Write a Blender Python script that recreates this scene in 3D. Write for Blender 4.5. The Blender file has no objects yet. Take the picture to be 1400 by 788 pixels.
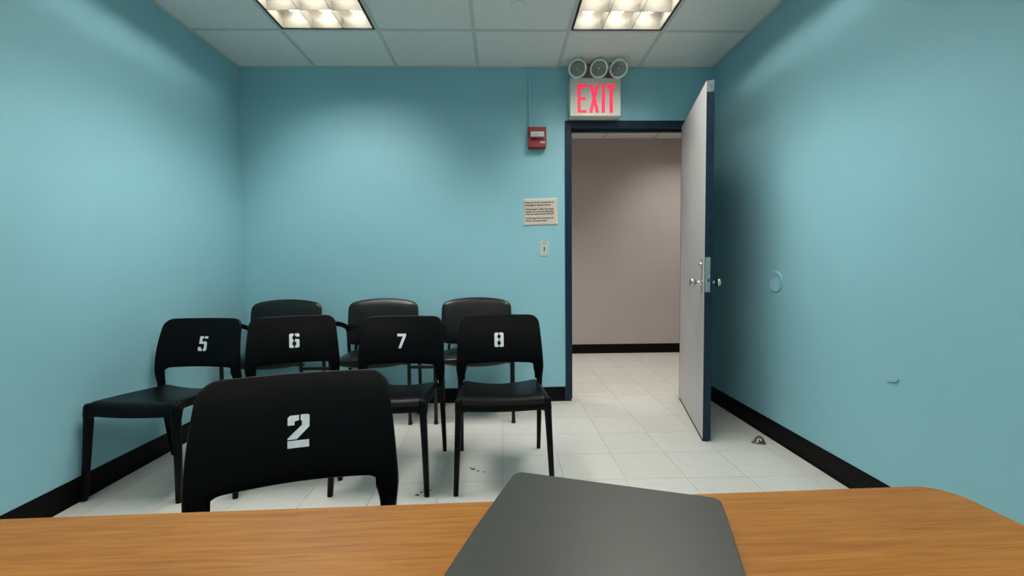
import bpy, bmesh, math, random
from mathutils import Vector, Matrix

random.seed(7)
S = bpy.context.scene
COL = S.collection

# ------------------------------------------------------------------ camera
F_PX, PITCH, YAW, ROLL, CAM_Z = 608.27, 0.0474, 0.0246, -0.009, 1.0586


def cam_dir(u, v):
    c, s = math.cos(ROLL), math.sin(ROLL)
    u, v = c * u + s * v, -s * u + c * v
    c, s = math.cos(PITCH), math.sin(PITCH)
    y, z = c - s * v, -s - c * v
    c, s = math.cos(YAW), math.sin(YAW)
    return Vector((c * u + s * y, -s * u + c * y, z))


cam = bpy.data.cameras.new('camera')
cam.sensor_width = 36
cam.lens = F_PX / 1400 * 36
cam.clip_start = 0.02
cam_o = bpy.data.objects.new('camera', cam)
COL.objects.link(cam_o)
fwd = cam_dir(0, 0)
right = (cam_dir(1, 0) - fwd).normalized()
up = (cam_dir(0, -1) - fwd).normalized()
m = Matrix((right, up, -fwd.normalized())).transposed().to_4x4()
m.translation = Vector((0, 0, CAM_Z))
cam_o.matrix_world = m
S.camera = cam_o

# ------------------------------------------------------------------ world, exposure
w = bpy.data.worlds.new('world')
S.world = w
w.use_nodes = True
w.node_tree.nodes['Background'].inputs[0].default_value = (0.5, 0.5, 0.5, 1)
w.node_tree.nodes['Background'].inputs[1].default_value = 0.02
S.view_settings.view_transform = 'Standard'
S.view_settings.look = 'None'
S.view_settings.gamma = 1
S.view_settings.use_curve_mapping = False
S.view_settings.exposure = 0.0
S.cycles.use_denoising = True
S.cycles.max_bounces = 12
S.cycles.diffuse_bounces = 8
S.cycles.sample_clamp_indirect = 6
TUBE_POWER = 55.0          # emission strength of the fluorescent tubes of the room
HALL_POWER = 86.0

# ------------------------------------------------------------------ room dimensions
D, XL, XR, H = 3.455, -1.9515, 1.6424, 2.57     # back wall, left wall, right wall, ceiling
YB = -2.0                                       # wall behind the camera
DX0, DX1, DZ = 0.546, 1.45, 2.12                # door rabbet opening
HALL_Y0, HALL_Y1, HX0, HX1 = D + 0.10, 5.34, -1.3, 4.2
TX0, TY0, TS = -1.3776, D - 0.5286, 0.6096      # ceiling grid
FX0, FY0, FS = 0.3047, D - 0.0878, 0.3048       # floor grid


# ------------------------------------------------------------------ helpers
def nm(o, label=None, cat=None, group=None, kind=None):
    if label: o['label'] = label
    if cat: o['category'] = cat
    if group: o['group'] = group
    if kind: o['kind'] = kind
    return o


def empty(name, loc=(0, 0, 0), rz=0.0):
    o = bpy.data.objects.new(name, None)
    o.empty_display_size = 0.1
    COL.objects.link(o)
    o.location = loc
    o.rotation_euler = (0, 0, rz)
    return o


def link(name, me, parent=None, loc=None, rot=None):
    o = bpy.data.objects.new(name, me)
    COL.objects.link(o)
    if parent: o.parent = parent
    if loc: o.location = loc
    if rot: o.rotation_euler = rot
    return o


def mesh_of(bm, name, mat, smooth=False):
    bmesh.ops.recalc_face_normals(bm, faces=bm.faces)
    me = bpy.data.meshes.new(name)
    bm.to_mesh(me)
    bm.free()
    if mat: me.materials.append(mat)
    if smooth:
        for p in me.polygons: p.use_smooth = True
    return me


def obj(name, bm, mat, parent=None, smooth=False, loc=None, rot=None):
    return link(name, mesh_of(bm, name, mat, smooth), parent, loc, rot)


def box(bm, x0, x1, y0, y1, z0, z1, bev=0.0, seg=2):
    r = bmesh.ops.create_cube(bm, size=1)
    for v in r['verts']:
        v.co = Vector(((x0 + x1) / 2 + v.co.x * (x1 - x0), (y0 + y1) / 2 + v.co.y * (y1 - y0),
                       (z0 + z1) / 2 + v.co.z * (z1 - z0)))
    if bev:
        es = list({e for v in r['verts'] for e in v.link_edges})
        bmesh.ops.bevel(bm, geom=es, offset=bev, segments=seg, affect='EDGES', profile=0.5)
    return bm


def boxm(name, mat, parent, *dims, bev=0.0, seg=2):
    bm = bmesh.new()
    box(bm, *dims, bev=bev, seg=seg)
    return obj(name, bm, mat, parent)


def rings(bm, rs, cap=True):
    """rs: list of rings (lists of Vector, same length) -> closed tube"""
    vs = [[bm.verts.new(p) for p in r] for r in rs]
    n = len(rs[0])
    for a, b in zip(vs, vs[1:]):
        for i in range(n):
            j = (i + 1) % n
            bm.faces.new((a[i], a[j], b[j], b[i]))
    if cap:
        bm.faces.new(vs[0])
        bm.faces.new(list(reversed(vs[-1])))


def sq_ring(cx, cy, z, a, b, n=16, p=4.0):
    out = []
    for i in range(n):
        t = 2 * math.pi * (i + .5) / n
        c, s = math.cos(t), math.sin(t)
        k = (abs(c) ** p + abs(s) ** p) ** (-1 / p)
        out.append(Vector((cx + a * c * k, cy + b * s * k, z)))
    return out


def tube(bm, pts, r, n=10, ra=None):
    """round tube along points; ra = (width, height) halves for an oval one"""
    pts = [Vector(p) for p in pts]
    rs = []
    side0 = None
    for i, p in enumerate(pts):
        t = (pts[min(i + 1, len(pts) - 1)] - pts[max(i - 1, 0)]).normalized()
        ref = side0 if side0 is not None else (Vector((1, 0, 0)) if abs(t.x) < .9 else Vector((0, 1, 0)))
        a = (ref - t * ref.dot(t)).normalized()
        side0 = a
        b = t.cross(a)
        wa, wb = ra if ra else (r, r)
        rs.append([p + a * math.cos(2 * math.pi * k / n) * wa + b * math.sin(2 * math.pi * k / n) * wb for k in range(n)])
    rings(bm, rs)


def smooth_path(pts, n=5):
    """Catmull-Rom through points"""
    P = [Vector(p) for p in pts]
    P = [P[0] * 2 - P[1]] + P + [P[-1] * 2 - P[-2]]
    out = []
    for i in range(1, len(P) - 2):
        for k in range(n):
            t = k / n
            a, b, c, d = P[i - 1], P[i], P[i + 1], P[i + 2]
            out.append(0.5 * ((2 * b) + (c - a) * t + (2 * a - 5 * b + 4 * c - d) * t * t + (3 * b - a - 3 * c + d) * t ** 3))
    out.append(P[-2])
    return out


def lathe(bm, prof, n=24, M=None):
    """prof: list of (r, z) round the z axis"""
    rs = [[Vector((r * math.cos(2 * math.pi * k / n), r * math.sin(2 * math.pi * k / n), z)) for k in range(n)] for r, z in prof]
    if M is not None: rs = [[M @ v for v in r] for r in rs]
    rings(bm, rs)


def poly_prism(bm, pts, f, depth_f):
    """pts: 2D outline; f(x,y)->front Vector; depth_f(x,y)->back Vector"""
    a = [bm.verts.new(f(x, y)) for x, y in pts]
    b = [bm.verts.new(depth_f(x, y)) for x, y in pts]
    bm.faces.new(a)
    bm.faces.new(list(reversed(b)))
    for i in range(len(pts)):
        j = (i + 1) % len(pts)
        bm.faces.new((a[i], b[i], b[j], a[j]))


def copy_tree(o, parent=None):
    c = o.copy()
    COL.objects.link(c)
    c.parent = parent
    for ch in list(o.children): copy_tree(ch, c)
    return c


# ------------------------------------------------------------------ materials
def new_mat(name):
    mt = bpy.data.materials.new(name)
    mt.use_nodes = True
    nt = mt.node_tree
    return mt, nt, nt.nodes['Principled BSDF']


def P(name, col, rough=0.5, metal=0.0, spec=0.5, noise=0.0, nscale=40.0, bump=0.0, bscale=200.0, coat=0.0, stretch=None):
    mt, nt, b = new_mat(name)
    b.inputs['Base Color'].default_value = (*col, 1)
    b.inputs['Roughness'].default_value = rough
    b.inputs['Metallic'].default_value = metal
    b.inputs['Specular IOR Level'].default_value = spec
    b.inputs['Coat Weight'].default_value = coat
    tc = nt.nodes.new('ShaderNodeTexCoord')
    src = tc.outputs['Object']
    if stretch:
        mp = nt.nodes.new('ShaderNodeMapping')
        mp.inputs['Scale'].default_value = stretch
        nt.links.new(src, mp.inputs['Vector'])
        src = mp.outputs['Vector']
    if noise:
        n = nt.nodes.new('ShaderNodeTexNoise')
        n.inputs['Scale'].default_value = nscale
        n.inputs['Detail'].default_value = 6
        nt.links.new(src, n.inputs['Vector'])
        mr = nt.nodes.new('ShaderNodeMapRange')
        mr.inputs['From Min'].default_value = .3
        mr.inputs['From Max'].default_value = .7
        mr.inputs['To Min'].default_value = 1 - noise
        mr.inputs['To Max'].default_value = 1 + noise
        nt.links.new(n.outputs['Fac'], mr.inputs['Value'])
        mx = nt.nodes.new('ShaderNodeVectorMath')
        mx.operation = 'SCALE'
        mx.inputs[0].default_value = col
        nt.links.new(mr.outputs['Result'], mx.inputs['Scale'])
        nt.links.new(mx.outputs['Vector'], b.inputs['Base Color'])
    if bump:
        n = nt.nodes.new('ShaderNodeTexNoise')
        n.inputs['Scale'].default_value = bscale
        n.inputs['Detail'].default_value = 3
        nt.links.new(src, n.inputs['Vector'])
        bp = nt.nodes.new('ShaderNodeBump')
        bp.inputs['Strength'].default_value = bump
        bp.inputs['Distance'].default_value = 0.002
        nt.links.new(n.outputs['Fac'], bp.inputs['Height'])
        nt.links.new(bp.outputs['Normal'], b.inputs['Normal'])
    return mt


def EM(name, col, strength, base=(.8, .8, .8)):
    mt, nt, b = new_mat(name)
    b.inputs['Base Color'].default_value = (*base, 1)
    b.inputs['Emission Color'].default_value = (*col, 1)
    b.inputs['Emission Strength'].default_value = strength
    return mt


M = {}
M['teal'] = P('teal_wall_paint', (0.272, 0.53, 0.605), rough=.48, spec=.35, noise=.03, nscale=1.7, bump=.25, bscale=140)
M['hall'] = P('beige_wall_paint', (0.44, 0.40, 0.385), rough=.6, spec=.3, noise=.03, nscale=2, bump=.2, bscale=140)
M['black_base'] = P('black_vinyl_baseboard', (0.0022, 0.0022, 0.0025), rough=.5, spec=.12, noise=.2, nscale=9, bump=.15, bscale=60)
M['navy'] = P('navy_gloss_paint', (0.009, 0.023, 0.043), rough=.38, spec=.22, noise=.15, nscale=14, bump=.15, bscale=70)
M['door_grey'] = P('light_grey_door_paint', (0.50, 0.485, 0.485), rough=.42, spec=.4, noise=.04, nscale=3, bump=.12, bscale=90)
M['worn'] = P('worn_grey_paint', (0.13, 0.17, 0.175), rough=.5, noise=.4, nscale=60)
M['tile_ceiling'] = P('ceiling_tile_board', (0.80, 0.79, 0.76), rough=.9, spec=.15, noise=.035, nscale=90, bump=.35, bscale=260)
M['tee'] = P('painted_tee_bar', (0.62, 0.62, 0.60), rough=.6, spec=.3)
M['plaster'] = P('plain_plaster', (0.5, 0.5, 0.5), rough=.9)
M['fix_black'] = P('black_fixture_trim', (0.008, 0.008, 0.008), rough=.5)
M['louver'] = P('white_louver_enamel', (0.092, 0.086, 0.070), rough=.5, spec=.1)
M['tube'] = EM('fluorescent_tube_glow', (1.0, 0.965, 0.90), TUBE_POWER)
M['tube_hall'] = EM('hall_tube_glow', (1.0, 0.93, 0.87), HALL_POWER)
M['floor_base'] = P('tile_adhesive', (0.27, 0.27, 0.25), rough=.8)
M['chair'] = P('black_moulded_plastic', (0.0020, 0.0020, 0.0024), rough=.36, spec=.11, bump=.18, bscale=500)
M['vinyl'] = P('black_vinyl_upholstery', (0.0032, 0.0034, 0.0036), rough=.31, spec=.42, bump=.25, bscale=260)
M['tube_black'] = P('black_tube_steel', (0.004, 0.004, 0.0045), rough=.4, spec=.3)
M['glide'] = P('dark_rubber_glide', (0.012, 0.012, 0.012), rough=.7)
M['digit'] = P('white_stencil_paint', (0.72, 0.74, 0.76), rough=.6, noise=.08, nscale=90)
M['steel'] = P('brushed_steel', (0.62, 0.60, 0.57), rough=.25, metal=1.0)
M['plate'] = P('dull_steel_plate', (0.34, 0.40, 0.37), rough=.4, metal=.55)
M['red'] = P('red_alarm_enamel', (0.23, 0.012, 0.016), rough=.38, spec=.5)
M['sign_white'] = P('off_white_sign_housing', (0.66, 0.68, 0.60), rough=.45, noise=.03, nscale=30)
M['shade_grey_housing'] = P('grey_shaded_bracket', (0.20, 0.215, 0.20), rough=.6)  # off-white bracket behind the lamps, its shade put into this grey
M['exit_red'] = EM('exit_letter_glow', (1.0, 0.022, 0.085), .95, base=(.35, .015, .03))
M['lamp_rim'] = P('pale_grey_lamp_rim', (0.82, 0.86, 0.82), rough=.35, spec=.5)
M['reflector'] = P('lamp_reflector', (0.26, 0.28, 0.27), rough=.25, metal=.6, noise=.35, nscale=55, bump=1.0, bscale=45)
M['paper'] = P('cream_paper', (0.66, 0.57, 0.50), rough=.8, spec=.2, noise=.02, nscale=40)
M['ink'] = P('black_print_ink', (0.035, 0.02, 0.02), rough=.7)
M['switch'] = P('white_switch_plate', (0.52, 0.56, 0.52), rough=.4)
M['dark'] = P('dark_recess', (0.01, 0.01, 0.01), rough=.6)
M['white_lens'] = P('white_pull_handle', (0.55, 0.56, 0.52), rough=.3, spec=.6, noise=.25, nscale=120)
M['white_print'] = P('white_print', (0.75, 0.6, 0.58), rough=.6)
M['laptop'] = P('grey_laptop_aluminium', (0.038, 0.0378, 0.035), rough=.42, metal=.25, spec=.5, noise=.02, nscale=60, bump=.06, bscale=900)
M['laptop_dark'] = P('dark_laptop_base', (0.03, 0.03, 0.03), rough=.5)
M['brass'] = P('aged_brass', (0.14, 0.105, 0.06), rough=.4, metal=.7, noise=.3, nscale=90)
M['rubber'] = P('grey_rubber_bumper', (0.09, 0.085, 0.07), rough=.6)
M['dirt'] = P('black_scuff_dirt', (0.07, 0.075, 0.07), rough=.9)
M['scuff'] = P('dark_wall_scuff', (0.10, 0.24, 0.25), rough=.8)


def wood_mat():
    mt, nt, b = new_mat('oak_laminate')
    N, L = nt.nodes, nt.links
    tc = N.new('ShaderNodeTexCoord')
    mp = N.new('ShaderNodeMapping')
    mp.inputs['Scale'].default_value = (3.5, 70, 10)
    L.new(tc.outputs['Object'], mp.inputs['Vector'])
    n1 = N.new('ShaderNodeTexNoise')
    n1.inputs['Scale'].default_value = 1.6
    n1.inputs['Detail'].default_value = 9
    n1.inputs['Roughness'].default_value = .62
    n1.inputs['Distortion'].default_value = .5
    L.new(mp.outputs['Vector'], n1.inputs['Vector'])
    cr = N.new('ShaderNodeValToRGB')
    e = cr.color_ramp.elements
    e[0].position, e[0].color = .28, (0.25, 0.091, 0.0125, 1)
    e[1].position, e[1].color = .72, (0.385, 0.162, 0.026, 1)
    x = cr.color_ramp.elements.new(.5)
    x.color = (0.31, 0.123, 0.0175, 1)
    L.new(n1.outputs['Fac'], cr.inputs['Fac'])
    mp2 = N.new('ShaderNodeMapping')
    mp2.inputs['Scale'].default_value = (16, 330, 10)
    L.new(tc.outputs['Object'], mp2.inputs['Vector'])
    n2 = N.new('ShaderNodeTexNoise')
    n2.inputs['Scale'].default_value = 1
    n2.inputs['Detail'].default_value = 3
    L.new(mp2.outputs['Vector'], n2.inputs['Vector'])
    mr = N.new('ShaderNodeMapRange')
    mr.inputs['From Min'].default_value = .34
    mr.inputs['From Max'].default_value = .5
    mr.inputs['To Min'].default_value = .78
    mr.inputs['To Max'].default_value = 1.0
    L.new(n2.outputs['Fac'], mr.inputs['Value'])
    vm = N.new('ShaderNodeVectorMath')
    vm.operation = 'SCALE'
    L.new(cr.outputs['Color'], vm.inputs[0])
    L.new(mr.outputs['Result'], vm.inputs['Scale'])
    L.new(vm.outputs['Vector'], b.inputs['Base Color'])
    b.inputs['Roughness'].default_value = .42
    b.inputs['Specular IOR Level'].default_value = .2
    return mt


def floor_mat():
    mt, nt, b = new_mat('vinyl_floor_tile')
    N, L = nt.nodes, nt.links
    oi = N.new('ShaderNodeObjectInfo')
    geo = N.new('ShaderNodeNewGeometry')
    base = (0.53, 0.525, 0.49)
    # tone of the single tile
    mr = N.new('ShaderNodeMapRange')
    mr.inputs['To Min'].default_value = .965
    mr.inputs['To Max'].default_value = 1.02
    L.new(oi.outputs['Random'], mr.inputs['Value'])
    # streaks of the vinyl
    mp = N.new('ShaderNodeMapping')
    mp.inputs['Scale'].default_value = (9, 60, 1)
    L.new(geo.outputs['Position'], mp.inputs['Vector'])
    n1 = N.new('ShaderNodeTexNoise')
    n1.inputs['Scale'].default_value = 1
    n1.inputs['Detail'].default_value = 5
    L.new(mp.outputs['Vector'], n1.inputs['Vector'])
    m1 = N.new('ShaderNodeMapRange')
    m1.inputs['From Min'].default_value = .3
    m1.inputs['From Max'].default_value = .7
    m1.inputs['To Min'].default_value = .95
    m1.inputs['To Max'].default_value = 1.03
    L.new(n1.outputs['Fac'], m1.inputs['Value'])
    # specks of dirt
    n2 = N.new('ShaderNodeTexNoise')
    n2.inputs['Scale'].default_value = 55
    n2.inputs['Detail'].default_value = 2
    L.new(geo.outputs['Position'], n2.inputs['Vector'])
    m2 = N.new('ShaderNodeMapRange')
    m2.inputs['From Min'].default_value = .25
    m2.inputs['From Max'].default_value = .31
    m2.inputs['To Min'].default_value = .62
    m2.inputs['To Max'].default_value = 1.0
    L.new(n2.outputs['Fac'], m2.inputs['Value'])
    a = N.new('ShaderNodeMath'); a.operation = 'MULTIPLY'
    L.new(mr.outputs['Result'], a.inputs[0]); L.new(m1.outputs['Result'], a.inputs[1])
    c = N.new('ShaderNodeMath'); c.operation = 'MULTIPLY'
    L.new(a.outputs['Value'], c.inputs[0]); L.new(m2.outputs['Result'], c.inputs[1])
    vm = N.new('ShaderNodeVectorMath'); vm.operation = 'SCALE'
    vm.inputs[0].default_value = base
    L.new(c.outputs['Value'], vm.inputs['Scale'])
    L.new(vm.outputs['Vector'], b.inputs['Base Color'])
    b.inputs['Roughness'].default_value = .4
    b.inputs['Specular IOR Level'].default_value = .4
    return mt


M['wood'] = wood_mat()
M['floor'] = floor_mat()


# ------------------------------------------------------------------ setting: shell
def struct(name, bm, mat, label, cat, parent=None):
    return nm(obj(name, bm, mat, parent), label, cat, kind='structure')


T = 0.12
bm = bmesh.new(); box(bm, XL - T, XL, YB - T, D, 0, H + .3)
struct('wall_left', bm, M['teal'], 'teal painted wall on the left, running behind chair number 5', 'wall')
bm = bmesh.new(); box(bm, XR, XR + T, YB - T, D, 0, H + .3)
wall_right = struct('wall_right', bm, M['teal'], 'teal painted wall on the right, beside the open door', 'wall')
bm = bmesh.new(); box(bm, XL, XR, YB - T, YB, 0, H + .3)
struct('wall_front', bm, M['teal'], 'teal painted wall on the side of the table away from the chairs', 'wall')
bm = bmesh.new()
HT = HALL_Y0
box(bm, XL - T, DX0 - .02, D, HT, 0, H + .3)
box(bm, DX1 + .02, XR + T, D, HT, 0, H + .3)
box(bm, DX0 - .02, DX1 + .02, D, HT, DZ + .02, H + .3)
struct('wall_back', bm, M['teal'], 'teal painted wall with the doorway, behind the armchairs', 'wall')
bm = bmesh.new(); box(bm, HX0, HX1, HALL_Y1, HALL_Y1 + T, 0, H + .3)
struct('wall_hall_far', bm, M['hall'], 'plain beige corridor wall seen through the doorway', 'wall')
bm = bmesh.new()
box(bm, HX0 - T, HX0, HALL_Y0, HALL_Y1 + T, 0, H + .3)
struct('wall_hall_left', bm, M['hall'], 'beige end wall of the corridor beyond the left of the doorway', 'wall')
bm = bmesh.new()
box(bm, HX1, HX1 + T, HALL_Y0, HALL_Y1 + T, 0, H + .3)
struct('wall_hall_right', bm, M['hall'], 'beige end wall of the corridor beyond the right of the doorway', 'wall')
bm = bmesh.new()
box(bm, HX0, DX0 - .03, HT, HT + .012, 0, H + .3)
box(bm, DX1 + .03, HX1, HT, HT + .012, 0, H + .3)
box(bm, DX0 - .03, DX1 + .03, HT, HT + .012, DZ + .03, H + .3)
struct('wall_hall_near', bm, M['hall'], 'beige corridor side of the doorway wall', 'wall')
bm = bmesh.new(); box(bm, XL - T, XR + T, YB - T, HALL_Y0, H + .3, H + .38)
box(bm, HX0 - T, HX1 + T, HALL_Y0, HALL_Y1 + T, H + .3, H + .38)
roof = struct('ceiling_slab', bm, M['plaster'], 'bare slab above the hung ceiling', 'ceiling')

# floor: slab with single vinyl tiles
bm = bmesh.new()
box(bm, XL - T, XR + T, YB - T, HALL_Y1 + T, -.1, -.003)
box(bm, HX0 - T, XL - T, HALL_Y0, HALL_Y1 + T, -.1, -.003) if HX0 - T < XL - T else None
box(bm, XR + T, HX1 + T, HALL_Y0, HALL_Y1 + T, -.1, -.003)
floor = struct('floor', bm, M['floor_base'], 'pale grey waxed vinyl tile floor running out into the corridor', 'floor')


def grid_lines(o, s, a, b):
    k = math.floor((a - o) / s) + 1
    out = [a]
    while o + s * k < b - 1e-4:
        if o + s * k - a > .004: out.append(o + s * k)
        k += 1
    out.append(b)
    return out


G = 0.0006
tile_cache = {}


def floor_tiles(x0, x1, y0, y1, ymin=-9):
    xs, ys = grid_lines(FX0, FS, x0, x1), grid_lines(FY0, FS, y0, y1)
    rest = bmesh.new()
    for a, b in zip(xs, xs[1:]):
        for c, d in zip(ys, ys[1:]):
            if c < ymin:
                box(rest, a + G, b - G, c + G, d - G, -.003, 0)
                continue
            key = (round(b - a, 3), round(d - c, 3))
            if key not in tile_cache:
                tb = bmesh.new()
                hx, hy = (b - a) / 2 - G, (d - c) / 2 - G
                box(tb, -hx, hx, -hy, hy, -.003, 0)
                for v in tb.verts:
                    if v.co.z > -.001:
                        v.co.x *= 1 - .0004 / hx; v.co.y *= 1 - .0004 / hy
                tile_cache[key] = mesh_of(tb, 'floor_tile', M['floor'])
            link('floor_tile', tile_cache[key], floor, loc=((a + b) / 2, (c + d) / 2, 0))
    if len(rest.verts):
        r = obj('floor_tile_field', rest, M['floor'], floor)
        r['kind'] = 'stuff'
    else:
        rest.free()


floor_tiles(XL, XR, YB, D, ymin=-.1)
floor_tiles(DX0 - .02, DX1 + .02, D, HALL_Y0)
floor_tiles(HX0, HX1, HALL_Y0, HALL_Y1)

# scuffs on the floor tiles
for k, (x, y, r) in enumerate([(-.155, 2.29, .012), (-.13, 2.27, .007), (-.10, 2.255, .005), (-.17, 2.305, .006), (-.385, 2.06, .006),
                               (-.40, 2.035, .008), (-.375, 2.085, .005), (-.345, 2.075, .004)]):
    bm = bmesh.new()
    pts = []
    n = 9
    for i in range(n):
        t = 2 * math.pi * i / n
        rr = r * random.uniform(.5, 1.2)
        pts.append((x + 1.5 * rr * math.cos(t), y + rr * math.sin(t) * 1.3))
    poly_prism(bm, pts, lambda a, b: Vector((a, b, .0006)), lambda a, b: Vector((a, b, 0)))
    obj('scuff_mark', bm, M['dirt'], floor)

# baseboards
BH = .112


def base_prof(name, x0, y0, x1, y1, nx, ny, label, parent=None):
    """cove baseboard from (x0,y0) to (x1,y1), outward normal nx,ny"""
    prof = [(0, 0), (.012, 0), (.009, .006), (.0055, .016), (.0045, .03), (.0045, BH - .004), (.003, BH), (0, BH)]
    bm = bmesh.new()
    rs = []
    n = 14
    for k in range(n + 1):
        t = k / n
        X, Y = x0 + (x1 - x0) * t, y0 + (y1 - y0) * t
        j = random.uniform(-.0009, .0009)
        rs.append([Vector((X + nx * d, Y + ny * d, z + (j if z > .1 else 0))) for d, z in prof])
    rings(bm, rs)
    return nm(obj(name, bm, M['black_base'], parent), label, 'baseboard', kind='structure')


base_prof('baseboard_left', XL, YB, XL, D, 1, 0, 'black vinyl baseboard along the left wall')
base_prof('baseboard_right', XR, D, XR, YB, -1, 0, 'black vinyl baseboard along the right wall')
base_prof('baseboard_back', XL, D, DX0 - .047, D, 0, -1, 'black vinyl baseboard between armchairs and door frame')
base_prof('baseboard_hall', HX0, HALL_Y1, HX1, HALL_Y1, 0, -1, 'black vinyl baseboard of the corridor wall')

# ------------------------------------------------------------------ ceilings
ceil_cache = {}
ceiling = nm(empty('ceiling', (0, 0, H)), 'hung ceiling of pale square tiles in a thin metal grid', 'ceiling', kind='structure')
ceil_h = nm(empty('ceiling_hall', (0, 0, H)), 'hung tile ceiling of the corridor seen at the top of the doorway', 'ceiling', kind='structure')


def hung_ceiling(par, xs, ys, skip):
    for i, (a, b) in enumerate(zip(xs, xs[1:])):
        for j, (c, d) in enumerate(zip(ys, ys[1:])):
            if (i, j) in skip: continue
            key = (round(b - a, 3), round(d - c, 3))
            if key not in ceil_cache:
                tb = bmesh.new()
                hx, hy = (b - a) / 2 - .003, (d - c) / 2 - .003
                box(tb, -hx, hx, -hy, hy, .004, .018)
                ceil_cache[key] = mesh_of(tb, 'ceiling_tile', M['tile_ceiling'])
            o = link('ceiling_tile', ceil_cache[key], par, loc=((a + b) / 2, (c + d) / 2, 0))
            o.location.z = random.uniform(0, .0012)

    def tee(x0, x1, y0, y1):
        bm = bmesh.new()
        if x1 - x0 < y1 - y0:      # long bar with a slight centre groove
            box(bm, x0, x0 + .0085, y0, y1, 0, .004)
            box(bm, x1 - .0085, x1, y0, y1, 0, .004)
            box(bm, x0 + .004, x1 - .004, y0, y1, .0025, .03)
        else:
            box(bm, x0, x1, y0, y1, .0006, .0042)
        obj('tee_bar', bm, M['tee'], par)
    hw = .012
    for x in xs[1:-1]: tee(x - hw, x + hw, ys[0], ys[-1])
    for y in ys[1:-1]:
        for i, (a, b) in enumerate(zip(xs, xs[1:])):
            j = ys.index(y)
            if (i, j) in skip and (i, j - 1) in skip: continue
            tee(a + (hw if i else 0), b - (hw if i < len(xs) - 2 else 0), y - hw, y + hw)
    for (x0, x1, y0, y1) in [(xs[0], xs[0] + .02, ys[0], ys[-1]), (xs[-1] - .02, xs[-1], ys[0], ys[-1]),
                             (xs[0], xs[-1], ys[0], ys[0] + .02), (xs[0], xs[-1], ys[-1] - .02, ys[-1])]:
        bm = bmesh.new(); box(bm, x0, x1, y0, y1, .0008, .0035)
        obj('edge_angle', bm, M['tee'], par)


cx = [XL] + [TX0 + TS * k for k in range(5)] + [XR]
cy = []
y = TY0
while y > YB + .05:
    cy.append(y); y -= TS
cy = [YB] + cy[::-1] + [D]
nrow = len(cy) - 1          # last row index nrow-1 is the partial one at the back wall
skip = set()
light_cells = []
for i in (1, 4):
    for j in (nrow - 2, nrow - 7):  # the second row, behind the camera, is unseen and added for its light
        skip |= {(i, j), (i, j - 1)}
        light_cells.append(((cx[i] + cx[i + 1]) / 2, cy[j + 1], i, j))
hung_ceiling(ceiling, cx, cy, skip)
# corridor ceiling, grid shifted as in the doorway view
hxs = grid_lines(1.225, TS, HX0, HX1)
hys = [HALL_Y0 + .012] + [HALL_Y1 - .62 - TS * k for k in (1, 0)] + [HALL_Y1]
hung_ceiling(ceil_h, hxs, hys, {(2, 1), (6, 1)})


# ------------------------------------------------------------------ recessed lights
def make_troffer(name, LY, ncell, tube_mat):
    """open louvered fluorescent fitting; origin at centre of its far (+y) edge, ceiling level; runs towards -y"""
    root = empty(name, (0, 0, 0))
    w = TS / 2 - .013
    y1, y0 = -.013, -LY + .013
    bm = bmesh.new()                      # black border frame
    t = .011
    for d in [(-w, w, y1 - t, y1, -.002, .012), (-w, w, y0, y0 + t, -.002, .012),
              (-w, -w + t, y0, y1, -.002, .012), (w - t, w, y0, y1, -.002, .012)]:
        box(bm, *d)
    obj('trim_frame', bm, M['fix_black'], root)
    bm = bmesh.new()                      # housing, open below
    hz = .125
    for d in [(-w, w, y0, y1, hz, hz + .004), (-w, -w + .004, y0, y1, .012, hz), (w - .004, w, y0, y1, .012, hz),
              (-w, w, y0, y0 + .004, .012, hz), (-w, w, y1 - .004, y1, .012, hz)]:
        box(bm, *d)
    obj('housing', bm, M['louver'], root)
    wi = w - t
    yi0, yi1 = y0 + t, y1 - t
    cw = 2 * wi / 3
    for k in range(3):                    # one tube per column
        x = -wi + cw * (k + .5)
        bm = bmesh.new()
        tube(bm, [(x, yi0 + .03, .098), (x, yi1 - .03, .098)], .013, n=14, ra=(.042, .012))
        obj('fluorescent_tube', bm, tube_mat, root, smooth=True)

    def blade(x0, x1, y0, y1, along):     # parabolic blade: thin at the bottom, wider on top
        bm = bmesh.new()
        hb, ht, z0, z1 = .0014, .011, .001, (.050 if along == 'y' else .070)
        zs = [(z0 + (z1 - z0) * f, hb + (ht - hb) * g) for f, g in ((0, 0), (.35, .15), (.68, .45), (1, 1))]
        rs = []
        for z, hh in zs:
            if along == 'y': rs.append([Vector((x0 - hh, y0, z)), Vector((x0 + hh, y0, z)), Vector((x0 + hh, y1, z)), Vector((x0 - hh, y1, z))])
            else: rs.append([Vector((x0, y0 - hh, z)), Vector((x1, y0 - hh, z)), Vector((x1, y0 + hh, z)), Vector((x0, y0 + hh, z))])
        rings(bm, rs)
        obj('louver_blade', bm, M['louver'], root)
    for k in (1, 2): blade(-wi + cw * k, 0, yi0, yi1, 'y')
    ch = (yi1 - yi0) / ncell
    for k in range(1, ncell): blade(-wi, wi, yi0 + ch * k, 0, 'x')
    # side skirts of the louver
    bm = bmesh.new()
    for d in [(-wi, -wi + .003, yi0, yi1, .001, .050), (wi - .003, wi, yi0, yi1, .001, .050),
              (-wi, wi, yi0, yi0 + .003, .001, .058), (-wi, wi, yi1 - .003, yi1, .001, .058)]:
        box(bm, *d)
    obj('louver_rim', bm, M['louver'], root)
    return root


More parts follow.
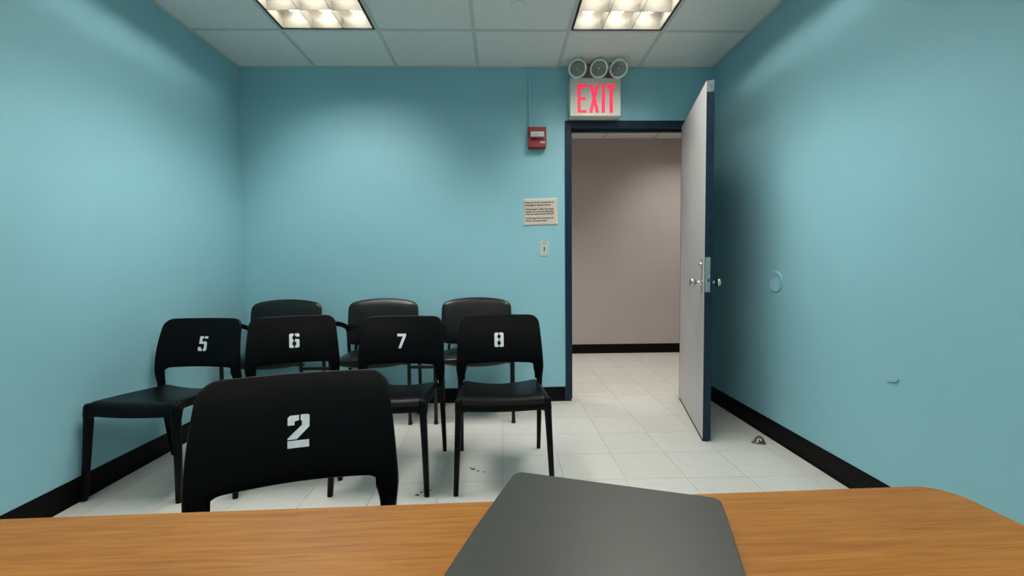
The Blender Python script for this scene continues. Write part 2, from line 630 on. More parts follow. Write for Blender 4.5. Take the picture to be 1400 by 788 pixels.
tl = ['lit ceiling light with square louver cells, over chairs 5 and 6 on the left',
      'unseen ceiling light over the near left, added to light the table side',
      'lit ceiling light with square louver cells, in front of the exit sign',
      'unseen ceiling light over the near right, added to light the table side']
proto = None
for n, (x, yb, i, j) in enumerate(light_cells):
    o = make_troffer('ceiling_light', 2 * TS, 6, M['tube']) if proto is None else copy_tree(proto)
    if proto is None: proto = o
    o.location = (x, yb, H)
    nm(o, tl[n], 'light', 'recessed fluorescent lights of the room')
hl = make_troffer('ceiling_light', TS, 3, M['tube_hall'])
hl.location = ((hxs[2] + hxs[3]) / 2, hys[2], H)
nm(hl, 'corridor ceiling light left of the doorway', 'light', 'recessed lights of the corridor')
hl2 = copy_tree(hl)
hl2.location = ((hxs[6] + hxs[7]) / 2, hys[2], H)
nm(hl2, 'corridor ceiling light right of the doorway', 'light', 'recessed lights of the corridor')

# sprinkler cover disc
bm = bmesh.new(); lathe(bm, [(.0, -.006), (.034, -.006), (.041, -.003), (.042, .004), (0, .004)], 32)
nm(obj('sprinkler_cover', bm, M['tile_ceiling'], None, True, loc=(.114, 2.65, H)),
   'small round flush cover disc in the ceiling between the lights', 'sprinkler')

# ------------------------------------------------------------------ door frame and door
bm = bmesh.new()
fx0, fx1, fz = DX0 - .045, DX1 + .045, DZ + .052
fr = .012
y_in, y_out = D - fr, HALL_Y0 + .014
# jambs and head: rabbet + stop, one welded steel frame
box(bm, fx0, DX0, y_in, y_out, 0, fz, bev=.002)
box(bm, DX1, fx1, y_in, y_out, 0, fz, bev=.002)
box(bm, DX0 - .001, DX1 + .001, y_in, y_out, DZ, fz, bev=.002)
box(bm, DX0 - .001, DX0 + .016, D + .05, y_out - .035, 0, DZ)
box(bm, DX1 - .009, DX1 + .001, D + .05, y_out - .035, 0, DZ)
box(bm, DX0, DX1, D + .05, y_out - .035, DZ - .016, DZ + .001)
frame = nm(obj('trim_1', bm, M['navy']), 'dark navy steel door frame around the doorway', 'door frame', kind='structure')
for z in (2.02, 1.93):  # small highlights on the jamb, laid on as pale plates
    boxm('jamb_highlight', M['plate'], frame, DX0 + .0005, DX0 + .003, D + .008, D + .035, z - .02, z + .02)
boxm('strike_plate', M['plate'], frame, DX0 + .0001, DX0 + .002, D + .008, D + .04, .93, 1.05)

LW, LT = .878, .044
door = nm(empty('door_1', (DX1 - .002, D - .014, 0)), 'light grey door with navy edge, standing open into the room', 'door', kind='structure')
ang = math.atan2(.203, .845)
door.rotation_euler = (0, 0, math.pi / 2 - ang)     # closed = leaf along -x, opened towards -y
# local: leaf along -x, thickness +y (turned: leftwards)
leaf = boxm('door_leaf', M['door_grey'], door, -LW, 0, .003, LT, .012, DZ + .006, bev=.0012)
boxm('door_edge', M['navy'], door, -LW - .0015, -LW + .004, .0015, LT - .001, .012, DZ - .06)
boxm('worn_edge_top', M['worn'], door, -LW - .0017, -LW + .004, .0015, LT - .001, DZ - .06, DZ + .004)
boxm('navy_face', M['navy'], door, -LW, 0, -.0005, .004, .012, DZ + .004)
boxm('bottom_sweep', M['black_base'], door, -LW, -.002, .012, LT + .0015, .0035, .014)
lp = boxm('lock_plate', M['plate'], door, -LW - .004, -LW, .012, .040, .90, 1.105, bev=.001)
boxm('latch_bolt', M['steel'], lp, -LW - .012, -LW - .003, .014, .026, .985, 1.005, bev=.002)
boxm('bolt_hole', M['dark'], lp, -LW - .0046, -LW - .0035, .016, .026, .962, .976)
for z in (.915, 1.09):
    bm = bmesh.new(); lathe(bm, [(0, 0), (.004, 0), (.003, .0012), (0, .0014)], 12, Matrix.Translation((-LW - .004, .021, z)) @ Matrix.Rotation(-math.pi / 2, 4, 'Y'))
    obj('screw', bm, M['steel'], lp, True)
kx, kz = -LW + .065, .955
for s, yy in ((1, LT), (-1, -.0005)):
    if s == 1:
        boxm('escutcheon', M['plate'], door, kx - .02, kx + .016, LT, LT + .005, .89, 1.10, bev=.0015)
        bm = bmesh.new()
        lathe(bm, [(0, 0), (.013, 0), (.013, .004), (.011, .012), (.006, .015), (0, .015)], 20,
              Matrix.Translation((kx, LT + .002, 1.065)) @ Matrix.Rotation(-math.pi / 2, 4, 'X'))
        obj('lock_cylinder', bm, M['steel'], door, True)
    bm = bmesh.new()
    prof = [(0, 0), (.024, 0), (.024, .004), (.0105, .008), (.0095, .026), (.014, .032), (.0245, .038), (.0275, .046), (.0265, .056), (.019, .062), (0, .0635)]
    if s == 1: prof = [(q, h + (.007 if h > .02 else 0)) for q, h in prof]
    R = Matrix.Rotation(-s * math.pi / 2, 4, 'X')
    lathe(bm, prof, 28, Matrix.Translation((kx, yy, kz)) @ R)
    obj('door_knob', bm, M['steel'], door, True)
for z in (.28, 1.06, 1.86):
    bm = bmesh.new()
    tube(bm, [(.001, -.004, z - .05), (.001, -.004, z + .05)], .006, 12)
    obj('hinge', bm, M['navy'], door, True)

# ------------------------------------------------------------------ things on the walls
# exit sign with emergency lamp heads
EY = 3.353
ex = empty('exit_sign', (.715, D, 2.17))
nm(ex, 'lit exit sign with red letters and three round lamp heads above the door', 'sign')
EW, EH = .374, .277
X0 = -EW / 2
boxm('sign_housing', M['sign_white'], ex, X0, -X0, EY - D + .012, 0, .006, .006 + EH, bev=.004)
boxm('face_plate', M['sign_white'], ex, X0 - .001, -X0 + .001, EY - D, EY - D + .013, .007, .007 + EH, bev=.002)
boxm('lamp_bracket', M['shade_grey_housing'], ex, X0 + .03, -X0 - .04, -.07, 0, .006 + EH, .396, bev=.004)
sx, sz = EW / 382, EH / 280


def letter(polys):
    bm = bmesh.new()
    for p in polys:
        p = [(X0 + a * sx, .007 + (280 - b) * sz) for a, b in p]
        poly_prism(bm, p, lambda a, b: Vector((a, EY - D - .0018, b)), lambda a, b: Vector((a, EY - D + .001, b)))
    obj('letter', bm, M['exit_red'], ex)


def rect(a, b, c, d): return [(a, c), (b, c), (b, d), (a, d)]


letter([[(55, 48), (123, 48), (123, 70), (79, 70), (79, 142), (118, 142), (118, 163), (79, 163), (79, 236), (123, 236), (123, 258), (55, 258)]])
letter([[(143, 48), (169, 48), (182, 105), (195, 48), (220, 48), (195, 150), (220, 258), (194, 258), (181, 198), (168, 258), (143, 258), (168, 150)]])
letter([rect(239, 264, 48, 258)])
letter([[(278, 48), (345, 48), (345, 70), (324, 70), (324, 258), (299, 258), (299, 70), (278, 70)]])
for k, (lx, tw) in enumerate([(-.144, .28), (.013, .42), (.157, .46)]):
    c = Vector((lx, 3.285 - D, .320))
    MT = Matrix.Translation(c) @ Matrix.Rotation(-tw, 4, 'Z') @ Matrix.Rotation(math.pi / 2 + .12, 4, 'X')
    bm = bmesh.new()
    lathe(bm, [(.0, -.055), (.03, -.052), (.05, -.035), (.063, -.008), (.066, .0), (.067, .008), (.0625, .0115), (.0565, .0115), (.0535, .008), (.0535, .0), (0, -.001)], 36, MT)
    head = obj('lamp_head', bm, M['lamp_rim'], ex, True)
    bm = bmesh.new()
    lathe(bm, [(.0, .0005), (.018, .0005), (.04, .002), (.053, .006), (.0535, .0065), (.05, .0075), (.03, .0085), (.0, .009)], 36, MT)
    lens = obj('lens', bm, M['reflector'], head, True)
    bm = bmesh.new()
    lathe(bm, [(0, .008), (.006, .008), (.006, .0095), (.004, .0105), (0, .011)], 16, MT)
    obj('bulb_cap', bm, M['lamp_rim'], head, True)
    bm = bmesh.new()
    tube(bm, [(lx * .82, -.05, .285), (lx * .92, -.08, .272), c + Vector((0, .045, -.01))], .011, 10)
    obj('swivel_arm', bm, M['lamp_rim'], ex, True)

# raceway conduit
nm(boxm('conduit', M['teal'], None, .222, .247, D - .016, D, 2.12, H, bev=.003), 'thin teal painted conduit from ceiling down to the red alarm box', 'conduit')

# fire alarm pull station
al = nm(empty('fire_alarm', (.284, D, 1.955)), 'red wall box with white bar, below the conduit left of the door', 'alarm')
boxm('back_box', M['red'], al, -.066, .066, -.04, 0, 0, .155, bev=.004)
boxm('front_cover', M['red'], al, -.069, .069, -.058, -.038, .003, .158, bev=.005, seg=3)
bm = bmesh.new()
box(bm, -.051, .052, -.075, -.056, .078, .118, bev=.006, seg=3)
hd = obj('pull_handle', bm, M['white_lens'], al)
boxm('handle_slot', M['dark'], hd, -.036, .012, -.0762, -.0745, .0935, .0955)
bm = bmesh.new(); tube(bm, [(-.046, -.06, .072), (0, -.070, .069), (.046, -.06, .072)], .007, 10)
obj('grip_lip', bm, M['red'], al, True)


def text_mesh(name, s, size, mat, parent, loc, rot=(math.pi / 2, 0, 0), bold=0.0, sx=1.0, align='LEFT'):
    cu = bpy.data.curves.new(name, 'FONT')
    cu.body = s
    cu.size = size
    cu.offset = bold
    cu.align_x = align
    cu.resolution_u = 2
    cu.extrude = .0001
    tmp = bpy.data.objects.new(name, cu)
    COL.objects.link(tmp)
    dg = bpy.context.evaluated_depsgraph_get()
    me = bpy.data.meshes.new_from_object(tmp.evaluated_get(dg))
    bpy.data.objects.remove(tmp)
    me.materials.clear()
    me.materials.append(mat)
    o = link(name, me, parent, loc, rot)
    o.scale = (sx, 1, 1)
    return o


text_mesh('printed_word', 'FIRE', .020, M['white_print'], al, (.022, -.0585, .034), bold=.0006)

# notice
pw, ph = .262, .208
pn = nm(empty('notice', (.311, D, 1.481)), 'cream paper notice with typed black lines, taped left of the door', 'notice')
pn.rotation_euler = (0, math.radians(-1.2), 0)
bm = bmesh.new()
nx_, nz_ = 16, 12


def pf(u, v):
    x, z = (u - .5) * pw, (v - .5) * ph
    curl = max(0, .16 - u) * max(0, .13 - v) * .55
    return Vector((x, -.0012 - curl, z + curl * .5))


g = [[bm.verts.new(pf(i / nx_, j / nz_)) for i in range(nx_ + 1)] for j in range(nz_ + 1)]
for j in range(nz_):
    for i in range(nx_): bm.faces.new((g[j][i], g[j][i + 1], g[j + 1][i + 1], g[j + 1][i]))
sh = obj('paper_sheet', bm, M['paper'], pn, True)
md = sh.modifiers.new('thick', 'SOLIDIFY'); md.thickness = .0004; md.offset = 0
lines = [(.073, 'There is to be NO consumption of'), (.053, 'beverages in this Jury Room!!'), (.022, 'All Newspapers, Coffee Cups, Plastic'),
         (.003, 'Bottles, etc. are to be discarded'), (-.015, 'when you leave the Jury Room!!!'), (-.047, 'Kindly keep Doors closed at all'),
         (-.067, 'times. It does get noisy!!')]
for z, s in lines:
    t = text_mesh('text_line', s, .0165, M['ink'], pn, (-.115, -.0024, z - .005), bold=.0007)
    wd = max(v.co.x for v in t.data.vertices)
    t.scale = (min(1.0, {35: .238}.get(len(s), .218 if len(s) > 28 else .19) / wd), 1, 1)
boxm('underline', M['ink'], pn, .022, .104, -.0024, -.002, -.0055, -.0048)

# switch
sw = nm(empty('key_switch', (.3375, D, 1.196)), 'small white switch plate under the notice, beside the door frame', 'switch')
boxm('switch_plate', M['switch'], sw, -.034, .034, -.006, 0, -.056, .056, bev=.0025)
boxm('switch_slot', M['dark'], sw, -.0045, .0045, -.0075, -.0055, -.016, .016, bev=.001)
boxm('rocker', M['switch'], sw, -.016, .016, -.0068, -.0055, -.034, .034, bev=.001)
boxm('plate_print', M['ink'], sw, -.017, .018, -.0064, -.0058, .043, .0465)
for z in (-.046, .038):
    bm = bmesh.new(); lathe(bm, [(0, 0), (.0035, 0), (.003, .001), (0, .0013)], 10, Matrix.Translation((0, -.006, z)) @ Matrix.Rotation(math.pi / 2, 4, 'X'))
    obj('screw', bm, M['switch'], sw, True)

# round blank cover and gouge on right wall
bm = bmesh.new()
lathe(bm, [(0, .004), (.050, .004), (.057, .0075), (.063, .0045), (.064, 0), (0, 0)], 40, Matrix.Rotation(-math.pi / 2, 4, 'Y'))
nm(obj('blank_cover', bm, M['teal'], None, True, loc=(XR, 2.616, .955)), 'round teal painted cover disc on the right wall beside the door', 'cover')
bm = bmesh.new()
tube(bm, smooth_path([(XR - .0005, 1.835, .556), (XR - .002, 1.81, .558), (XR - .003, 1.79, .565), (XR - .001, 1.779, .578)]), .0022, 6)
obj('paint_scuff', bm, M['scuff'], wall_right, True)

# door stop on the floor
ds = nm(empty('door_stop', (1.52, 2.558, 0), math.radians(-20)), 'small aged brass floor door stop by the right baseboard', 'door stop')
bm = bmesh.new()
rs = [sq_ring(0, 0, z, a, b, 24, 2.2) for z, a, b in [(0, .040, .022), (.004, .040, .022), (.008, .030, .016), (.010, .018, .012)]]
rings(bm, rs); obj('base_plate', bm, M['brass'], ds, True)
bm = bmesh.new()
rs = []
for k in range(9):
    t = math.pi * (k / 8) * .94 + .1
    c = Vector((.022 * math.cos(t) + .004, .002, .008 + .030 * math.sin(t)))
    rs.append([c + Vector((.006 * math.cos(a) * math.cos(t), .012 * math.sin(a), .006 * math.cos(a) * math.sin(t))) for a in [2 * math.pi * i / 10 for i in range(10)]])
rings(bm, rs); obj('bumper', bm, M['rubber'], ds, True)
bm = bmesh.new(); lathe(bm, [(0, 0), (.009, 0), (.010, .012), (.006, .02), (0, .021)], 16, Matrix.Translation((-.006, -.008, .005)))
obj('screw_post', bm, M['steel'], ds, True)


# ------------------------------------------------------------------ stacking side chair
def shell(grid, t, b, front):
    """closed moulded shell from a grid of points: front sheet, back sheet t behind it, half-round rim bulging b"""
    nj, ni = len(grid), len(grid[0])
    NRM = []
    for j in range(nj):
        row = []
        for i in range(ni):
            du = grid[j][min(i + 1, ni - 1)] - grid[j][max(i - 1, 0)]
            dv = grid[min(j + 1, nj - 1)][i] - grid[max(j - 1, 0)][i]
            n = du.cross(dv)
            n = n.normalized() if n.length > 1e-12 else Vector(front)
            row.append(n if n.dot(Vector(front)) > -.2 else -n)
        NRM.append(row)
    bm = bmesh.new()
    A = [[bm.verts.new(grid[j][i]) for i in range(ni)] for j in range(nj)]
    B = [[bm.verts.new(grid[j][i] - NRM[j][i] * t) for i in range(ni)] for j in range(nj)]
    for X in (A, B):
        for j in range(nj - 1):
            for i in range(ni - 1): bm.faces.new((X[j][i], X[j][i + 1], X[j + 1][i + 1], X[j + 1][i]))
    loop = [(0, i) for i in range(ni)] + [(j, ni - 1) for j in range(1, nj)] + \
           [(nj - 1, i) for i in range(ni - 2, -1, -1)] + [(j, 0) for j in range(nj - 2, 0, -1)]
    L = len(loop)
    rim = []
    for k, (j, i) in enumerate(loop):
        p0, p1 = loop[k - 1], loop[(k + 1) % L]
        T_ = grid[p1[0]][p1[1]] - grid[p0[0]][p0[1]]
        n = NRM[j][i]
        o = T_.cross(n)
        o = o.normalized() if o.length > 1e-9 else Vector((0, 0, 0))
        jj = j + (1 if j == 0 else -1 if j == nj - 1 else 0)
        ii = i + (1 if i == 0 else -1 if i == ni - 1 else 0)
        if o.dot(grid[jj][ii] - grid[j][i]) > 0: o = -o
        rim.append([bm.verts.new(grid[j][i] - n * t * s_ + o * b * math.sqrt(max(0, 1 - (2 * s_ - 1) ** 2))) for s_ in (.07, .25, .5, .75, .93)])
    for k in range(L):
        q = (k + 1) % L
        a = [A[loop[k][0]][loop[k][1]]] + rim[k] + [B[loop[k][0]][loop[k][1]]]
        c = [A[loop[q][0]][loop[q][1]]] + rim[q] + [B[loop[q][0]][loop[q][1]]]
        for m_ in range(6): bm.faces.new((a[m_], c[m_], c[m_ + 1], a[m_ + 1]))
    return bm


def back_y(x, z):
    """front surface of the backrest"""
    t = (z - .52) / .26
    y = .168 + .004 * t + .055 * t * t
    return y + .030 * (1 - (x / .24) ** 2)


def half_w(z):
    t = max(0, min(1, (z - .50) / .28))
    return .243 - .021 * t ** 1.3 - .10 * max(0, .5 - z)


Z_TOP, Z_BOT = .783, .521
DIGITS = {
    '2': [[(0, .69), (0, .92), (.07, .98), (.33, .98), (.33, .83), (.2, .8), (.2, .69)],
          [(.38, .99), (.60, .99), (.64, .95), (.64, .62), (.27, .26), (0, .26), (0, .3), (.42, .68), (.42, .8), (.38, .83)],
          [(0, 0), (0, .22), (.63, .22), (.63, 0)]],
    '5': [[(.08, 1), (.34, 1), (.34, .85), (.26, .85), (.25, .65), (.54, .65), (.62, .57), (.62, .09), (.54, 0), (.38, 0), (.38, .15), (.43, .2), (.43, .46), (.38, .49), (.06, .49)],
          [(.42, 1), (.66, 1), (.66, .85), (.42, .85)],
          [(.06, 0), (.3, 0), (.3, .14), (.2, .17), (.2, .27), (0, .27), (0, .06)]],
    '6': [[(0, .07), (0, .93), (.07, 1), (.29, 1), (.29, .86), (.21, .8), (.21, .6), (.29, .57), (.29, .43), (.21, .38), (.21, .2), (.29, .14), (.29, 0), (.07, 0)],
          [(.38, 1), (.6, 1), (.67, .93), (.67, .77), (.46, .77), (.46, .82), (.38, .86)],
          [(.38, .60), (.60, .60), (.67, .53), (.67, .07), (.6, 0), (.38, 0), (.38, .14), (.46, .2), (.46, .38), (.38, .43)]],
    '7': [[(0, 1), (.62, 1), (.62, .84), (.3, 0), (.1, 0), (.4, .82), (0, .82)]],
    '8': [[(0, .07), (0, .93), (.07, 1), (.30, 1), (.30, .86), (.21, .80), (.21, .66), (.30, .59), (.30, .43), (.21, .36), (.21, .20), (.30, .14), (.30, 0), (.07, 0)],
          [(.36, 0), (.36, .14), (.45, .20), (.45, .36), (.36, .43), (.36, .59), (.45, .66), (.45, .80), (.36, .86), (.36, 1), (.59, 1), (.66, .93), (.66, .07), (.59, 0)]],
}


def make_side_chair():
    root = empty('stacking_chair')
    # backrest shell
    half = [.12 * k for k in range(6)] + [.68, .71, .74, .765, .79, .81, .828, .842, .853, .862, .90, .935, .965, .985, 1.0]
    US = [-u for u in half[::-1]] + half[1:]
    NU, NV = len(US) - 1, 24

    def bottom_z(u):
        a = abs(u)
        if a > .86: return .432
        e = min(1, max(0, (a - .70) / .157))
        return Z_BOT + .006 * (1 - u * u) - .036 * (1 - math.sqrt(max(0, 1 - e * e)))
    rc = .042
    grid = []
    for j in range(NV + 1):
        v = j / NV
        v = 1 - (1 - v) ** 1.5
        row = []
        for i in range(NU + 1):
            u = US[i]
            zb = bottom_z(u)
            zt = Z_TOP + .001 * (1 - u * u)
            z = zb + (zt - zb) * v
            hw = half_w(z) - .006
            if z > Z_TOP - rc:
                q = min(1, (z - (Z_TOP - rc)) / rc)
                # rounded corner, full flat top kept inside
                hw2 = hw - rc * (1 - math.sqrt(max(0, 1 - q * q)))
            else: hw2 = hw
            x = u * hw2
            row.append(Vector((x, back_y(x, z), z)))
        grid.append(row)
    obj('backrest', shell(grid, .016, .005, (0, -1, 0)), M['chair'], root, True)
    # seat
    prof = []     # (y, z, nrm y, nrm z, front-to-rear share)
    NS = 16
    y_r, y_f, R = .195, -.198, .046
    for k in range(NS):
        t = k / (NS - 1)
        prof.append((y_r + (y_f - y_r) * t, 0, 0.0, 1.0, 1 - t, 0))
    for k in range(1, 8):
        a = math.pi / 2 * k / 7
        prof.append((y_f - R * math.sin(a), -R * (1 - math.cos(a)), -math.sin(a), math.cos(a), 0, 0))
    prof.append((y_f - R - .001, -R - .012, -1, 0, 0, 1))
    NU = 28
    us = [-1.0] + [(-1 + 2 * i / NU) for i in range(1, NU)] + [1.0]
    grid = []
    for (y, dz, ny, nz, tr, endf) in prof:
        hw = .2155 - .0145 * tr ** 1.2
        row = []
        cols = [(-1, 1.0)] + [(u, 0) for u in us] + [(1, 1.0)]
        for u, sk in cols:
            dish = (1 - u * u) * (.009 + .016 * tr)
            z = .453 - .026 * tr ** 1.3 - dish + dz
            edge = max(0, abs(u) - .9) / .1
            px, py, pz = u * hw, y, z
            inset = .006 * edge ** 2
            py -= ny * inset; pz -= nz * inset
            if endf: pz -= .020 * max(0, (abs(u) - .76) / .24) ** 2.2
            if endf: px *= .985
            if sk:
                d = .026 if not endf else .02
                px = u * (hw + .002)
                py, pz = py - ny * d, pz - nz * d
            row.append(Vector((px, py, pz)))
        grid.append(row)
    obj('seat', shell(grid, .011, .003, (0, -.3, 1)), M['chair'], root, True)
    # legs
    for s in (-1, 1):
        bm = bmesh.new()
        front = [(.204, -.228, .4475, .010, .010), (.207, -.229, .444, .013, .0135), (.208, -.229, .434, .0155, .017), (.209, -.229, .41, .0165, .0185),
                 (.2105, -.2300, .36, .0160, .0175), (.217, -.238, .22, .0140, .0155), (.226, -.254, .004, .0118, .0125)]
        rings(bm, [sq_ring(s * x, y, z, a, b) for x, y, z, a, b in front])
        lg = obj('leg', bm, M['chair'], root, True)
        bm = bmesh.new(); rings(bm, [sq_ring(s * .226, -.254, z, .0112, .012) for z in (0, .0045)])
        obj('glide', bm, M['glide'], lg)
        bm = bmesh.new()
        rear = [(.222, .190, .53, .007, .006), (.224, .187, .50, .0125, .010), (.2235, .188, .47, .0145, .0135), (.222, .190, .43, .0155, .016), (.2215, .197, .38, .0150, .016),
                (.2225, .224, .20, .0130, .0145), (.223, .256, .004, .011, .0125)]
        rings(bm, [sq_ring(s * x, y, z, a, b) for x, y, z, a, b in rear])
        lg = obj('leg', bm, M['chair'], root, True)
        bm = bmesh.new(); rings(bm, [sq_ring(s * .223, .256, z, .0105, .012) for z in (0, .0045)])
        obj('glide', bm, M['glide'], lg)
    return root


def add_digit(root, d, xc, zc, h, slant=0.0):
    bm = bmesh.new()
    for p in DIGITS[d]:
        # finer outline so it follows the curved back
        pts = [((a - .32) * h + xc + slant * (b - .5) * h, zc + (b - .5) * h) for a, b in p]
        poly_prism(bm, pts, lambda a, b: Vector((a, back_y(a, b) - .0013, b)), lambda a, b: Vector((a, back_y(a, b) - .0002, b)))
    return obj('stencil_number', bm, M['digit'], root)


chair = make_side_chair()
# digit, centre between the feet, yaw, digit offset, label
CH = [
    ('8', (-.003, 2.286), 2.2, -.004, 'black plastic chair with white number 8, nearest the doorway'),
    ('7', (-.5675, 2.287), -2.5, -.004, 'black plastic chair with white number 7, between chairs 6 and 8'),
    ('6', (-1.116, 2.361), 20.3, .002, 'black plastic chair with white number 6, turned beside chair 5'),
    ('5', (-1.683, 2.2845), -4.0, .009, 'black plastic chair with white number 5, against the left wall'),
    ('2', (-.461, .917), 15.7, .002, 'black plastic chair with white number 2, close behind the table'),
]
first = True
roots = []
for d, (x, y), yaw, dx, lab in CH:
    o = chair if first else copy_tree(chair)
    first = False
    roots.append((o, d, dx))
    a = math.radians(yaw)
    o.location = (x, y, 0)
    o.rotation_euler = (0, 0, a)
    nm(o, lab, 'chair', 'numbered black plastic chairs')
for o, d, dx in roots: add_digit(o, d, dx, .648, .079)


# ------------------------------------------------------------------ upholstered armchair
def pillow(bm, hw, zb, zt, thick, place, rc=.05, NU=26, NV=20, p=3.2):
    """puffed pad: outline half width hw(t), bottom zb(x), top zt(x); place(x, z, d) -> Vector"""
    F = {}
    for side in (1, -1):
        for j in range(NV + 1):
            for i in range(NU + 1):
                u = math.sin((i / NU - .5) * math.pi); v = math.sin((j / NV - .5) * math.pi)
                # map the square on a superellipse so corners are round
                k = 1.0
                if u or v:
                    mx = max(abs(u), abs(v))
                    k = mx / ((abs(u) ** 9 + abs(v) ** 9) ** (1 / 9))
                uu, vv = u * k, v * k
                x = uu * hw
                z = zb(uu) + (zt(uu) - zb(uu)) * (vv + 1) / 2
                r = max(abs(u), abs(v))
                d = thick / 2 * (max(0, 1 - r ** p)) ** .5
                rim = i in (0, NU) or j in (0, NV)
                if rim:
                    if side == 1: F[(0, i, j)] = F[(1, i, j)] = bm.verts.new(place(x, z, 0))
                else:
                    F[(0 if side == 1 else 1, i, j)] = bm.verts.new(place(x, z, d * side))
    for s in (0, 1):
        for j in range(NV):
            for i in range(NU):
                q = [F[(s, i, j)], F[(s, i + 1, j)], F[(s, i + 1, j + 1)], F[(s, i, j + 1)]]
                bm.faces.new(q if s == 0 else q[::-1])


def make_armchair():
    root = empty('armchair')
    bm = bmesh.new()

    def zt(u): return .80 + .03 * (1 - u * u)
    pillow(bm, .262, lambda u: .485 + .004 * u * u, zt, .062, lambda x, z, d: Vector((x, .125 + (z - .48) * .19 + .02 * (1 - (x / .26) ** 2) - d, z)))
    obj('back_cushion', bm, M['vinyl'], root, True)
    bm = bmesh.new()
    # seat: pad in plan, thickness upward
    def place(x, y, d):
        crown = .012 * (1 - (x / .25) ** 2) * (1 if d > 0 else 1.9)
        return Vector((x, y, .432 + d + (crown if d > 0 else -crown)))
    pillow(bm, .25, lambda u: -.235 - .012 * (1 - u * u), lambda u: .15, .058, place)
    obj('seat_cushion', bm, M['vinyl'], root, True)
    for s in (-1, 1):
        bm = bmesh.new()
        X = s * .262
        pts = [(X, -.2, .012), (X, -.2, .30)] + smooth_path([(X, -.2, .58), (X, -.196, .635), (X, -.165, .672), (X, -.11, .676), (X, .02, .652), (X, .11, .626), (X, .155, .595), (X, .168, .54)], 4) + [(X, .18, .36), (X, .205, .012)]
        tube(bm, pts, .0125, 12)
        fr = obj('side_frame', bm, M['tube_black'], root, True)
        for yy in (-.2, .205):
            bm = bmesh.new(); tube(bm, [(X, yy, 0), (X, yy, .016)], .0145, 12)
            obj('glide', bm, M['glide'], fr)
        bm = bmesh.new()
        tube(bm, smooth_path([(X, -.175, .681), (X, -.11, .688), (X, .02, .664), (X, .11, .636)], 4), .01, 12, ra=(.021, .010))
        obj('armrest', bm, M['tube_black'], root, True)
        bm = bmesh.new()
        tube(bm, [(s * .262, .178, .40), (s * .215, .16, .42), (s * .205, .166, .50), (s * .20, .19, .64)], .009, 8)
        obj('back_support', bm, M['tube_black'], root, True)
    for yy, zz in ((-.15, .407), (.12, .407)):
        bm = bmesh.new(); tube(bm, [(-.262, yy, zz), (.262, yy, zz)], .0095, 10)
        obj('cross_bar', bm, M['tube_black'], root, True)
    return root


arm = make_armchair()
AC = [((-.187, 3.178), 'black vinyl armchair nearest the door frame, behind chair number 8'),
      ((-.885, 3.178), 'middle one of the three black vinyl armchairs, behind chair number 7'),
      ((-1.603, 3.178), 'black vinyl armchair in the left corner, half hidden by chair number 6')]
arms = [arm] + [copy_tree(arm) for _ in AC[1:]]
for o, ((x, y), lab) in zip(arms, AC):
    o.location = (x, y, 0)
    nm(o, lab, 'armchair', 'padded armchairs along the back wall')
for o, gap in ((arms[0], .174), (arms[1], .194)):
    bm = bmesh.new(); box(bm, -.262 - gap + .013, -.25, -.215, -.19, .383, .401, bev=.003)
    obj('linking_bar', bm, M['tube_black'], o)

# ------------------------------------------------------------------ table
ta = math.atan2(.032, 1.2)
tb_ = nm(empty('table', (.629, .609, 0), ta), 'oak laminate table with rounded corner in the foreground', 'table')
TWD, TDP, TZ = 1.60, .76, .74


def rrect(x0, x1, y0, y1, r, n=8):
    out = []
    for cx_, cy_, a0 in [(x1 - r, y1 - r, 0), (x0 + r, y1 - r, 90), (x0 + r, y0 + r, 180), (x1 - r, y0 + r, 270)]:
        for k in range(n + 1):
            a = math.radians(a0 + 90 * k / n)
            out.append((cx_ + r * math.cos(a), cy_ + r * math.sin(a)))
    return out


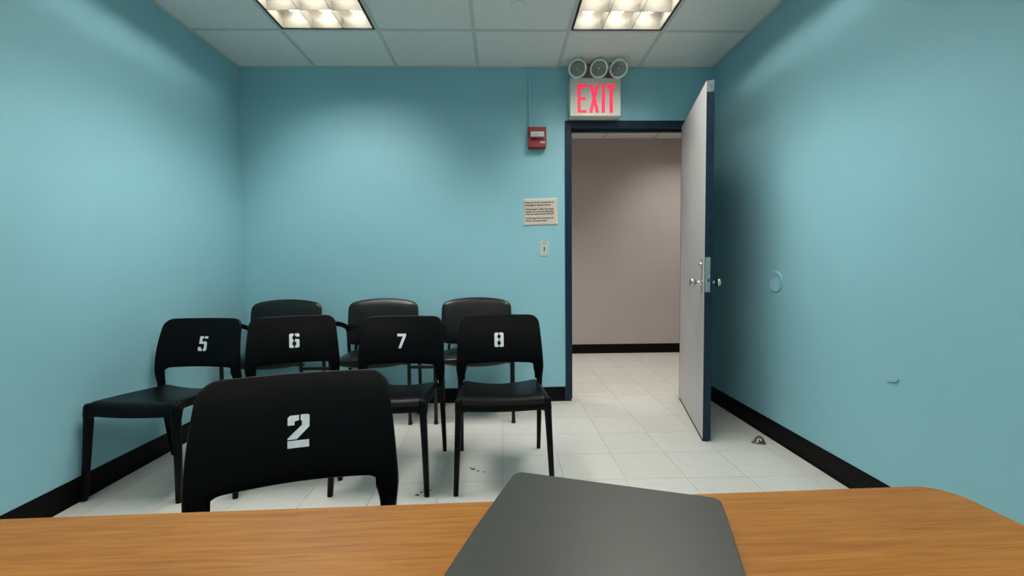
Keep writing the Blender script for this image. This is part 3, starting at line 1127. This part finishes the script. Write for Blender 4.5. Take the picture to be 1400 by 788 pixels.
def slab(pts, z0, z1, e=.002):
    bm = bmesh.new()
    cxx = sum(p[0] for p in pts) / len(pts); cyy = sum(p[1] for p in pts) / len(pts)

    def ring(z, sh):
        out = []
        for x, y in pts:
            v = Vector((x - cxx, y - cyy)); n = v.normalized() * sh
            out.append(Vector((x - n.x, y - n.y, z)))
        return out
    rings(bm, [ring(z0, e), ring(z0 + e, 0), ring(z1 - e, 0), ring(z1 - e * .3, e * .35), ring(z1, e)])
    return bm


obj('tabletop', slab(rrect(-TWD, 0, -TDP, 0, .042, 10), TZ - .029, TZ), M['wood'], tb_)
for x in (-TWD + .22, -.22):
    lb = bmesh.new(); box(lb, x - .03, x + .03, -TDP / 2 - .02, -TDP / 2 + .02, .04, TZ - .045, bev=.005)
    L_ = obj('leg', lb, M['tube_black'], tb_)
    boxm('foot', M['tube_black'], L_, x - .025, x + .025, -TDP + .08, -.08, 0, .035, bev=.008)
    boxm('top_bracket', M['tube_black'], L_, x - .02, x + .02, -TDP + .12, -.12, TZ - .05, TZ - .0292, bev=.003)
boxm('modesty_bar', M['tube_black'], tb_, -TWD + .25, -.25, -TDP / 2 - .012, -TDP / 2 + .012, .52, .57, bev=.003)

# ------------------------------------------------------------------ laptop
la = -math.radians(18.6)
lpt = nm(empty('laptop', (.0195, .643, TZ), la), 'closed dark grey laptop lying askew over the table edge', 'laptop')
LWd, LD = .276, .36


def fine(pts, n=10):
    out = []
    for i, p in enumerate(pts):
        q = pts[(i + 1) % len(pts)]
        k = n if math.dist(p, q) > .05 else 1
        for j in range(k): out.append((p[0] + (q[0] - p[0]) * j / k, p[1] + (q[1] - p[1]) * j / k))
    return out


def lap_pts(g):
    pts = []
    for x, y in fine(rrect(g, LWd - g, -LD + g, -g, .012, 7)):
        t = -y / LD
        bow = .006 * math.sin(math.pi * t)
        pts.append((x - bow * .9 if x < LWd * .5 else x + bow * .3, y))
    return pts


obj('laptop_lid', slab(lap_pts(0), .0105, .0175, .0015), M['laptop'], lpt)
obj('laptop_base', slab(lap_pts(.0015), .002, .0098, .0012), M['laptop'], lpt)
for x in (.03, LWd - .03):
    for y in (-.11, -LD + .03): boxm('rubber_foot', M['laptop_dark'], lpt, x - .012, x + .012, y - .004, y + .004, 0, .0022)
boxm('hinge_bar', M['laptop_dark'], lpt, .03, LWd - .03, -.012, -.004, .006, .0115)
